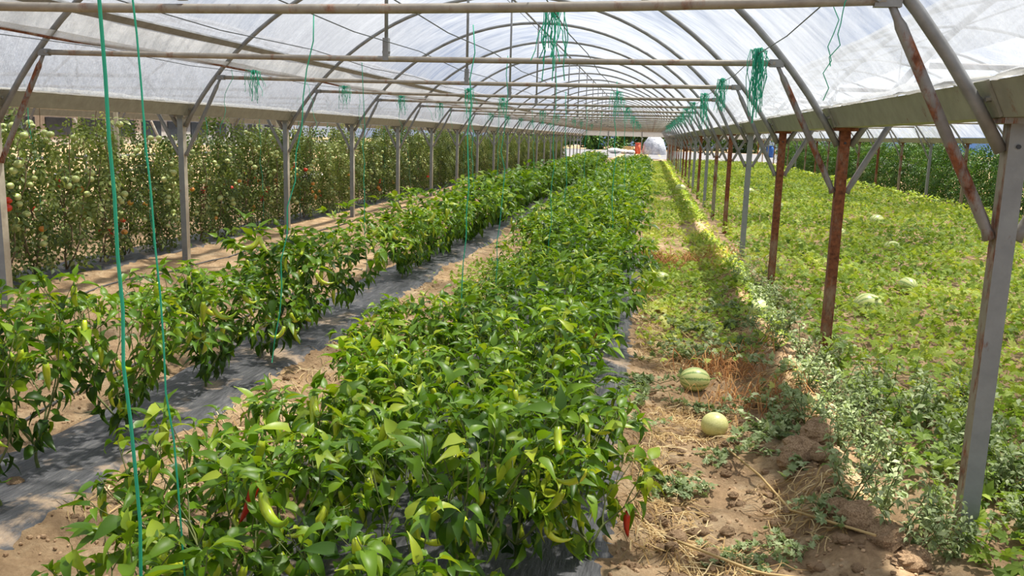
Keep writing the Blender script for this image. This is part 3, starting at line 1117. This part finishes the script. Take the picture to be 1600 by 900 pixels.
# ------------------------------------------------------------------ weeds on the path and mound
def weed_proto(seed, kind):
    r = np.random.default_rng(seed)
    mb, st = Mesh(), Mesh()
    if kind == 'upright':
        n = 60
        for k in range(5):
            az = r.uniform(0, 6.28); ln = r.uniform(.16, .34)
            P = [np.zeros(3)]
            d = nrm([.45 * math.cos(az), .45 * math.sin(az), 1])
            for i in range(5):
                d = nrm(d + r.normal(0, .1, 3)); P.append(P[-1] + d * ln / 5)
            st.tube(P, np.linspace(.003, .0015, 6), 4, cap=False)
            for q in P[1:]:
                m_ = 5
                a = r.uniform(0, 6.28, m_); e_ = r.normal(.3, .4, m_)
                D = np.stack([np.cos(a) * np.cos(e_), np.sin(a) * np.cos(e_), np.sin(e_)], -1)
                mb.scatter(LEAF_LO[r.integers(3)], frames(D, r.normal(0, .4, m_), r.uniform(.03, .06, m_)), np.repeat(q[None], m_, 0), np.clip(r.normal(.5, .2, m_), 0, 1))
    else:
        for k in range(6):
            az = r.uniform(0, 6.28); ln = r.uniform(.2, .38)
            P = [np.zeros(3)]
            for i in range(7):
                az += r.normal(0, .2)
                P.append(P[-1] + np.array([math.cos(az), math.sin(az), 0]) * ln / 7)
            P = np.array(P); P[:, 2] = .02 + .03 * r.random(len(P))
            st.tube(P, .0025, 4, cap=False)
            for q in P[1:]:
                m_ = 3
                a = r.uniform(0, 6.28, m_); e_ = r.normal(.4, .4, m_)
                D = np.stack([np.cos(a) * np.cos(e_), np.sin(a) * np.cos(e_), np.sin(e_)], -1)
                mb.scatter(LOB[r.integers(3)], frames(D, r.normal(0, .4, m_), r.uniform(.025, .05, m_)), q[None] + np.array([0, 0, .02]) + r.normal(0, .008, (m_, 3)), np.clip(r.normal(.5, .2, m_), 0, 1))
    return st.data('stem', M['stem']), mb.data('foliage', M['weed_leaf'])


wu = [weed_proto(600 + i, 'upright') for i in range(4)]
wl = [weed_proto(620 + i, 'low') for i in range(4)]
r = np.random.default_rng(77)
def weed(x, y, kind, sc):
    pr = (wu if kind == 'upright' else wl)[r.integers(4)]
    root = empty('weed', (x, y, gzf(x, y)), r.uniform(0, 6.28), sc)
    if kind == 'upright':
        if x < 1.42:
            tag(root, 'grey-green upright weed growing on the soil mound along the posts', 'weed', 'upright weeds on the mound')
        else:
            tag(root, 'grey-green upright weed at the edge of the melon vines', 'weed', 'upright weeds at the melon field edge')
    else:
        tag(root, 'low grey-green creeping weed with lobed leaves on the path', 'weed', 'creeping weeds on the path')
    link('stem', pr[0], root)
    link('foliage', pr[1], root)


for _ in range(85):
    y = 3.3 * (11 / 3.3) ** r.random()
    weed(1.22 + r.normal(0, .17), y, 'upright', r.uniform(.6, 1.15))
for _ in range(75):
    y = 2.8 * (5.5 / 2.8) ** r.random()
    weed(1.75 + r.uniform(-.3, .7), y, 'upright', r.uniform(.8, 1.3))
for x, y, s in ((.62, 4.75, 1.1), (.75, 4.6, 1), (.8, 4.3, 1), (.1, 4.0, .9), (.2, 3.9, .8), (.05, 5.3, .9), (.12, 5.6, 1), (.42, 3.35, .55), (.5, 3.3, .5), (.3, 6.4, 1.1), (.5, 6.6, 1.1), (.55, 7.1, 1.2), (.3, 7.6, 1), (.7, 7.4, 1.2), (.8, 6.8, 1.2), (.75, 8.1, 1.2), (.2, 8.6, .9), (.8, 5.3, 1), (.85, 3.7, .8), (.7, 3.35, .7), (.05, 4.6, .7), (-1.85, 6.6, .8), (-1.7, 7.2, .8), (-1.9, 5.9, .6), (-1.75, 8.2, .9), (.35, 5.2, .8), (.5, 4.45, .7), (.95, 5.9, 1.1), (1.0, 5.0, 1.0), (.25, 7.0, .8)):
    weed(x, y, 'low', s)

# strands: straw on the path, dry roots, and dead brown tussocks
def strands(n, seed, fx, lmin, lmax, wd, zoff, mat, name, label, cat, up=.15):
    r = np.random.default_rng(seed)
    mb = Mesh()
    pts = fx(r, n)
    V, L, tint = [], [], []
    for i, (x, y) in enumerate(pts):
        ln = r.uniform(lmin, lmax); az = r.uniform(0, 6.28); cu = r.normal(0, .9)
        q = np.array([x, y]); ww = wd * r.uniform(.6, 1.4)
        h0 = r.random() * up
        b = len(V)
        for s in range(5):
            z = gzf(q[0], q[1]) + zoff + h0 * math.sin(s / 4 * math.pi) * ln + .004 * s % .006
            nx_, ny_ = -math.sin(az) * ww, math.cos(az) * ww
            V += [(q[0] - nx_, q[1] - ny_, z), (q[0] + nx_, q[1] + ny_, z + .002)]
            q = q + ln / 4 * np.array([math.cos(az), math.sin(az)])
            az += cu / 4
        for s in range(4):
            L.append((b + 2 * s, b + 2 * s + 1, b + 2 * s + 3, b + 2 * s + 2))
        tint += [r.random()] * 10
    mb.faces(V, L, np.array(tint))
    o = link(name, mb.data(name, M[mat]))
    return tag(o, label, cat, kind='stuff')


def path_pts(r, n):
    out_ = []
    while len(out_) < n:
        y = 2.9 * (13 / 2.9) ** r.random(); x = r.uniform(.0, 1.15)
        if vnoise(x * 2.5 + 20, y * 1.6) > .42:
            out_.append((x, y))
    return out_


strands(5200, 51, path_pts, .05, .20, .0017, .008, 'straw', 'dry_straw', 'dry pale straw strewn over the weedy path', 'straw')
strands(900, 52, lambda r, n: [(r.uniform(-2.35, -1.5), 3.0 * (11 / 3.0) ** r.random()) for _ in range(n)], .05, .16, .002, .008, 'straw', 'straw_litter', 'thin straw litter on the bare soil strip between pepper rows', 'straw')
for x, y, n, sp_, lb in ((.62, 6.15, 260, .17, 'rust-brown dead weed tussock behind the striped melon'), (.42, 11.6, 420, .32, 'tan heap of dry pulled stalks across the path'), (.68, 5.35, 160, .14, 'flattened brown dead weed beside the pale melon'), (-1.75, 21.5, 200, .2, 'brown dead bush standing between the pepper rows')):
    strands(n, int(x * 100) + 900, lambda r, k: [(x + r.normal(0, sp_), y + r.normal(0, sp_ * .9)) for _ in range(k)], .10, .26, .0022 if y < 9 else .004, .02, 'dead', 'dead_tussock', lb, 'dead weed', .75)
for i, pts in enumerate(([(-.02, 9.1), (.1, 8.6), (.28, 7.9), (.34, 7.3), (.42, 6.9)], [(.34, 7.3), (.6, 7.45), (.9, 7.7)], [(.5, 4.5), (.62, 4.1), (.7, 3.7), (.95, 3.3)], [(.2, 3.3), (.5, 3.12), (.9, 2.95)], [(.12, 8.9), (.4, 8.5), (.62, 8.1)])):
    P = np.array([(a, b, gzf(a, b) + .03 + .02 * (j % 2)) for j, (a, b) in enumerate(pts)])
    tt_ = np.linspace(0, 1, 16)
    Q = np.stack([np.interp(tt_, np.linspace(0, 1, len(P)), P[:, c]) for c in range(3)], -1)
    o = link('dry_stalk', Mesh().tube(Q, .006, 5).data('dry_stalk', M['straw']))
    tag(o, ['long pale dry vine stalk running across the straw pile', 'dry vine stalk forking towards the posts', 'thin dry stalk by the crumbled soil mound', 'dry straw-coloured stalk lying over bare clods', 'pale dry stalk beside the long one in the straw'][i], 'stalk', 'dry stalks on the path')

# ------------------------------------------------------------------ clods
clod_me = []
for i in range(6):
    gg = np.random.default_rng(700 + i)
    clod_me.append(Mesh().ball((0, 0, 0), (1, .85, .62), 15, 10, noise=.085, g=gg).data('soil_clod', M['clod'], False))
r = np.random.default_rng(71)
def clod(x, y, s, lb, gr):
    o = link('soil_clod', clod_me[r.integers(6)], None, (x, y, gzf(x, y) + s * .3), r.uniform(0, 6.28), s)
    tag(o, lb, 'soil clod', gr)


clod(-2.7, 3.2, .04, 'dark soil clod sitting on the black mulch sheet', None)
for _ in range(130):
    clod(r.uniform(.0, .95), 3.0 * (5.5 / 3.0) ** r.random(), r.uniform(.012, .034), 'small brown soil clod on the bare part of the path', 'soil clods on the path')
for x, y, s in ((.95, 3.5, .10), (1.02, 3.38, .09), (.88, 3.62, .07), (.84, 4.3, .12), (.95, 4.45, .10), (.78, 4.2, .08), (1.0, 4.6, .09), (1.1, 3.3, .08), (.92, 4.15, .07), (.2, 3.42, .05), (.33, 3.28, .055), (1.13, 4.9, .07), (1.05, 3.22, .06)):
    clod(x, y, s, 'large crumbly soil clod on the mound beside the path', 'large clods of the mound')
for _ in range(25):
    clod(r.uniform(-2.3, -1.7), r.uniform(2.7, 5.5), r.uniform(.012, .03), 'small soil clod on the strip between the pepper rows', 'soil clods between the rows')
for _ in range(22):
    clod(r.uniform(-4.2, -3.1), r.uniform(3.6, 7), r.uniform(.015, .035), 'small soil clod on the bare strip beside the posts', 'soil clods beside the posts')
mb = Mesh()
n = 7000
yy_ = 2.6 * (9 / 2.6) ** r.random(n)
xx = r.uniform(-4.3, 1.2, n)
k = ~(((xx > -3.0) & (xx < -2.36)) | ((xx > -1.42) & (xx < -.06)))
for a, b in zip(xx[k], yy_[k]):
    mb.ball((a, b, gzf(a, b) + .003), r.uniform(.004, .013) * np.array([1, .9, .7]), 5, 4, noise=.15)
o = link('soil_crumbs', mb.data('soil_crumbs', M['clod'], False))
tag(o, 'fine crumbs of dry brown soil between the rows', 'soil crumbs', kind='stuff')

# drip hoses
for x0, lb in ((-3.32, 'grey drip hose lying on the soil beside the single pepper row'), (-1.62, 'dark drip hose beside the double pepper row'), (-5.2, 'drip hose lying along the post row')):
    yq = np.arange(2.0, 46, .4)
    P = [(x0 + .06 * math.sin(q * .7) + .03 * math.sin(q * 2.3), q, gzf(x0 + .06 * math.sin(q * .7) + .03 * math.sin(q * 2.3), q) + .014) for q in yq]
    o = link('drip_hose', Mesh().tube(P, .01, 6).data('drip_hose', M['hose']))
    tag(o, lb, 'hose', 'drip hoses')

# ------------------------------------------------------------------ wires and green twine
WX = [-4.55, -2.66, -1.22, -.5, .72, -1.8]
for i, X in enumerate(WX):
    z = BARZ + .05
    P = []
    for n in range(-1, NB):
        for s in (0, .5):
            P.append((X, post_y(n + s), z - (.03 if s else 0)))
    o = link('support_wire', Mesh().tube(P, .0035, 5).data('support_wire', M['wire']))
    tag(o, ['support wire above the bare strip by the tomato posts', 'support wire above the single pepper row', 'support wire above the soil side of the double row', 'support wire above the path side of the double row', 'support wire near the melon-field gutter, hung with twine bunches', 'support wire above the bare soil strip between the pepper rows'][i], 'wire', 'support wires on the crossbars')
o = link('ridge_wire', Mesh().tube([(CX + .1, YB, 3.38), (CX + .1, YE, 3.38)], .004, 5).data('ridge_wire', M['wire']))
tag(o, 'thin wire running just below the ridge pipe', 'wire')


def twine(P, rad, label, group=None):
    o = link('twine', Mesh().tube(P, rad, 5, tint=.4).data('twine', M['twine']))
    tag(o, label, 'twine', group)


def sway(a, b, n=14, amp=.012, seed=0):
    r_ = np.random.default_rng(seed)
    a = np.array(a, float); b = np.array(b, float)
    tt_ = np.linspace(0, 1, n)
    P = a + (b - a) * tt_[:, None]
    P[1:-1] += r_.normal(0, amp, (n - 2, 3)) * np.array([1, 1, .2])
    return P


def fan(p, n, ln, seed, spread=.07):
    """a tied bunch of loose twine ends"""
    r_ = np.random.default_rng(seed)
    mb = Mesh()
    for i in range(n):
        az = r_.uniform(0, 6.28); L = ln * r_.uniform(.35, 1.0)
        o_ = r_.uniform(.2, 1) * spread
        P = [np.array(p), np.array(p) + (o_ * math.cos(az), o_ * math.sin(az), .03 * r_.random())]
        for s in range(5):
            P.append(P[-1] + np.array([r_.normal(0, .012), r_.normal(0, .012), -L / 5]))
        mb.tube(P, .0028, 4, tint=r_.random(), cap=False)
    mb.ball(p, (.022, .022, .03), 8, 6, tint=.4)
    return mb.data('twine_bunch', M['twine'])


# two strings close by, the rest hung from the wires down into the rows
twine(sway((-1.19, 1.75, 2.246), (-1.14, 1.75, .05), 18, .002, 1), .0042, 'thick green twine hanging close over the first peppers of the double row')
twine(sway((-1.275, 2.0, 2.24), (-1.17, 2.0, .03), 18, .003, 2), .0026, 'thin green twine hanging beside the thick one')
r = np.random.default_rng(91)
k = 0
for (x, y, dx, z0) in ((-1.8, 4.5, -.28, .3), (-1.04, 5, -.05, .25), (-1.15, 6.9, -.03, .3), (-.95, 8.6, .0, .3), (-2.66, 7.8, .03, .25), (-.4, 9.8, .02, .4), (-2.6, 12.4, .1, .3), (-1.2, 12.2, .06, .4), (-2.66, 15.2, 0, .3), (-1.2, 16.4, 0, .4), (-.45, 14.3, .1, .4), (-2.66, 19.5, .1, .4), (-1.2, 21.5, -.1, .4), (-.5, 24, .1, .4)):
    k += 1
    twine(sway((x, y, BARZ + .05), (x + dx, y + r.normal(0, .05), z0), 14, .010, 200 + k), .0034 if y < 9 else .0045, 'green twine hanging from a support wire into the pepper row', 'twines of the pepper rows')
for i in range(16):
    y = 8.0 + i * 1.65
    X = -6.2 + r.normal(0, .1)
    twine(sway((X, y, 2.2), (X + r.normal(0, .1), y + r.normal(0, .1), .15), 12, .012, 300 + i), .004, 'green twine holding up a tomato vine', 'twines of the tomato vines')
for i in range(12):
    y = 9.0 + i * 2.1
    X = -4.55
    twine(sway((X, y, 2.246), (X + r.normal(0, .12), y, r.uniform(1.4, 1.9)), 9, .02, 340 + i), .0028, 'short green twine end dangling by the tomato posts', 'loose twine ends')
for i, (x, y) in enumerate(((.72, 3.6), (.72, 3.85))):
    twine(sway((x, y, 2.246), (x - .04 + .03 * i, y, 1.93 - .12 * i), 9, .012, 360 + i), .0022, 'loose green twine end dangling under the film by the corner brace', 'loose twine ends at the corner')
bl = [(-.52, 4.55, 20, .30, 'green twine bunch tied under the ridge before the second crossbar'), (.72, 6.45, 46, .42, 'large green twine bunch hanging at the second crossbar'), (.72, 9.5, 26, .30, 'green twine bunch hanging at the third crossbar'), (.72, 12.5, 30, .42, 'green twine bunch hanging at the fourth crossbar')]
for X in (.72, -.5, -2.66, -4.55):
    for n in range(3, 14):
        if X == .72 and n < 5 or (X == -.5 and n % 2) or (X == -2.66 and n % 3 == 0):
            continue
        bl.append((X, post_y(n) - .1, 20, r.uniform(.2, .42), {.72: 'small green twine bunch on the wire near the melon-field gutter', -.5: 'green twine bunch on the wire over the double pepper row', -2.66: 'green twine bunch on the wire over the single pepper row', -4.55: 'green twine bunch on the wire by the tomato posts'}[X]))
bun = [fan((0, 0, 0), 22, .36, 400 + i, .1) for i in range(4)]
for i, (x, y, n, ln, lb) in enumerate(bl):
    me = fan((0, 0, 0), n, ln * 1.2, 420 + i) if i < 4 else bun[i % 4]
    o = link('twine_bunch', me, None, (x, y, BARZ + .06), r.uniform(0, 6.28))
    tag(o, lb, 'twine bunch', None if i < 4 else 'twine bunches, ' + lb[lb.index('on the wire'):])

# ------------------------------------------------------------------ beyond the tomatoes
for i, (x, y) in enumerate(((-6.75, 10.2), (-6.9, 15.4), (-6.7, 22.5), (-7.0, 28))):
    o = link('stake', Mesh().box((0, 0, 1.0), (.05, .03, 1.9)).data('stake', M['wood'], False), None, (x, y, 0), .2 * i)
    tag(o, 'pale flat wooden stake standing among the tomato vines', 'stake', 'stakes among the tomatoes')
e = empty('pipe_rack', (-11.3, 20, 0))
tag(e, 'long low rack of grey pipes beyond the tomato rows', 'pipe rack')
for z in (.62, .95):
    link('rail', Mesh().tube([(0, -8, z), (0, 8, z)], .03, 6).data('rail', M['post_grey']), e)
for i in range(9):
    link('upright', Mesh().tube([(0, -8 + 2 * i, 0), (0, -8 + 2 * i, 1.0)], .028, 6).data('upright', M['post_grey']), e)
for i in range(6):
    y = 13 + i * 2.6
    o = link('leaning_pipe', Mesh().tube([(-10.9, y - .45, 1.7), (-10.7, y + .5, .05)], .03, 6).data('leaning_pipe', M['post_white']))
    tag(o, 'pale pipe leaning against the low pipe rack', 'pipe', 'leaning pipes at the rack')
sack = Mesh().ball((0, 0, 0), (.55, .42, .2), 14, 9, noise=.05, g=np.random.default_rng(5)).data('sack', M['white'])
for x, y, s in ((-10.2, 24.2, 1), (-10.6, 26, .9), (-10.4, 21, .6), (-10.0, 15.5, .5)):
    o = link('sack', sack, None, (x, y, .17 * s), y, s)
    tag(o, 'plump white plastic sack lying beyond the tomato rows', 'sack', 'white sacks beyond the tomatoes')
sh = empty('shed', (-46, 52, 0))
tag(sh, 'long low grey shed with a row of dark openings', 'shed')
link('wall', Mesh().box((0, 0, 1.5), (6, 90, 3.0)).data('wall', M['shed'], False), sh)
link('roof', Mesh().box((0, 0, 3.1), (7.2, 92, .3)).data('roof', M['roof'], False), sh)
op = Mesh().box((0, 0, 0), (.14, 2.9, 1.35)).data('opening', M['dark'], False)  # solid slab whose dark colour paints the shade inside the shed
for i in range(22):
    link('opening', op, sh, (3.0, -42 + i * 4, 1.25))

# ------------------------------------------------------------------ beyond the tunnel end
def tree(x, y, H, Rr, seed, lb, mat='tree_leaf', n=2600, lo=.15):
    r_ = np.random.default_rng(seed)
    e = empty('tree', (x, y, 0))
    tag(e, lb, 'tree', 'trees beyond the yard')
    link('trunk', Mesh().tube([(0, 0, 0), (.1, 0, H * .3), (0, .1, H * .6), (0, 0, H * .8)], [.22, .18, .12, .05], 7).data('trunk', M['woody']), e)
    mb = Mesh()
    blobs = r_.normal(0, 1, (14, 3)) * np.array([Rr * .45, Rr * .45, H * .24]) + np.array([0, 0, H * .42])
    c_ = blobs[r_.integers(0, 14, n)]
    d = r_.normal(0, 1, (n, 3)); d /= np.linalg.norm(d, axis=1)[:, None]
    P = c_ + d * Rr * .38 * r_.random((n, 1)) ** .4
    P[:, 2] = np.maximum(P[:, 2], .15)
    mb.scatter(LEAF_LO[0], frames(d + np.array([0, 0, -.2]), r_.normal(0, 1, n), r_.uniform(.35, .7, n)), P, np.clip(r_.normal(.45, .22, n), 0, 1))
    link('crown', mb.data('crown', M[mat]), e)


for i, (x, y, H, Rr, lb, mt) in enumerate(((-7.2, 118, 6, 3.0, 'dense dark tree behind the yard, beside the tarp-covered heap', 'lush_leaf'), (-13, 112, 4.5, 2.2, 'bushy lighter tree at the edge of the yard', 'tree_leaf'), (-1.5, 125, 5, 3.2, 'broad green tree behind the orange drum', 'tree_leaf'), (5, 128, 6.5, 3.4, 'tall green tree behind the silver tarp', 'tree_leaf'), (12, 126, 5.5, 3.0, 'green tree behind the blue drum', 'tree_leaf'), (21, 130, 6, 3.4, 'green tree beyond the melon tunnel end', 'tree_leaf'), (30, 132, 6, 3.2, 'outermost green tree past the melon tunnel', 'tree_leaf'), (-20, 122, 6, 3.2, 'green tree past the tomato tunnel end', 'tree_leaf'), (-29, 124, 7, 4, 'large tree past the shed end', 'tree_leaf'), (-4.3, 140, 5, 2.8, 'green tree between the dark tree and the drum tree', 'tree_leaf'), (-10, 136, 5, 2.8, 'green tree behind the bushy yard-edge tree', 'lush_leaf'), (-16.5, 131, 5, 2.4, 'round tree at the tomato tunnel corner of the yard', 'tree_leaf'), (1.8, 141, 6, 3.0, 'green tree showing above the silver tarp', 'lush_leaf'), (8.6, 139, 6, 3.0, 'green tree between tarp and blue drum', 'lush_leaf'), (16.5, 141, 6, 3.2, 'dark green tree past the blue drum', 'lush_leaf'), (39, 136, 7, 4, 'far tree behind the tall dark crop', 'tree_leaf'))):
    tree(x, y, H, Rr, 800 + i, lb, mt)
# silver tarp over a heap
r = np.random.default_rng(15)
mb = Mesh().ball((0, 0, .3), (1.25, 1.1, 1.75), 22, 12, noise=.03, g=r)
o = link('covered_heap', mb.data('covered_heap', M['silver']), None, (.45, 92, .0))
tag(o, 'silver-grey tarp draped over a rounded heap in the yard', 'tarp heap')
e = empty('drum', (-1.25, 92, .03))
tag(e, 'orange plastic drum standing in the yard', 'drum')
link('body', Mesh().tube([(0, 0, 0), (0, 0, .3), (0, 0, .6), (0, 0, 1.1)], [.3, .31, .3, .28], 14).data('body', M['orange']), e)
link('lid', Mesh().tube([(0, 0, 1.1), (0, 0, 1.16)], .31, 14).data('lid', M['orange']), e)
e = empty('drum', (12.6, 95, .03))
tag(e, 'blue plastic drum standing in the yard', 'drum')
link('body', Mesh().tube([(0, 0, 0), (0, 0, .4), (0, 0, .8), (0, 0, 1.2)], [.36, .38, .38, .36], 14).data('body', M['blue']), e)
link('lid', Mesh().tube([(0, 0, 1.2), (0, 0, 1.26)], .38, 14).data('lid', M['blue']), e)
for i, (x, y, s) in enumerate(((-3.6, 91, 1.4), (-2.6, 90.5, 1.1), (-1.9, 90.5, 1.0))):
    o = link('rubble_sack', sack, None, (x, y, .2 * s + .03), i, s)
    tag(o, 'white sack lying at the edge of the concrete yard', 'sack', 'white sacks in the yard')
e = empty('crate', (-2.2, 91.6, .03))
tag(e, 'tan wooden crate among the white sacks in the yard', 'crate')
for i in range(4):
    link('slat', Mesh().box((0, -.35, .1 + i * .2), (1.0, .03, .15)).data('slat', M['crate'], False), e)
for s in (-1, 1):
    link('side', Mesh().box((s * .5, 0, .4), (.04, .7, .8)).data('side', M['crate'], False), e)
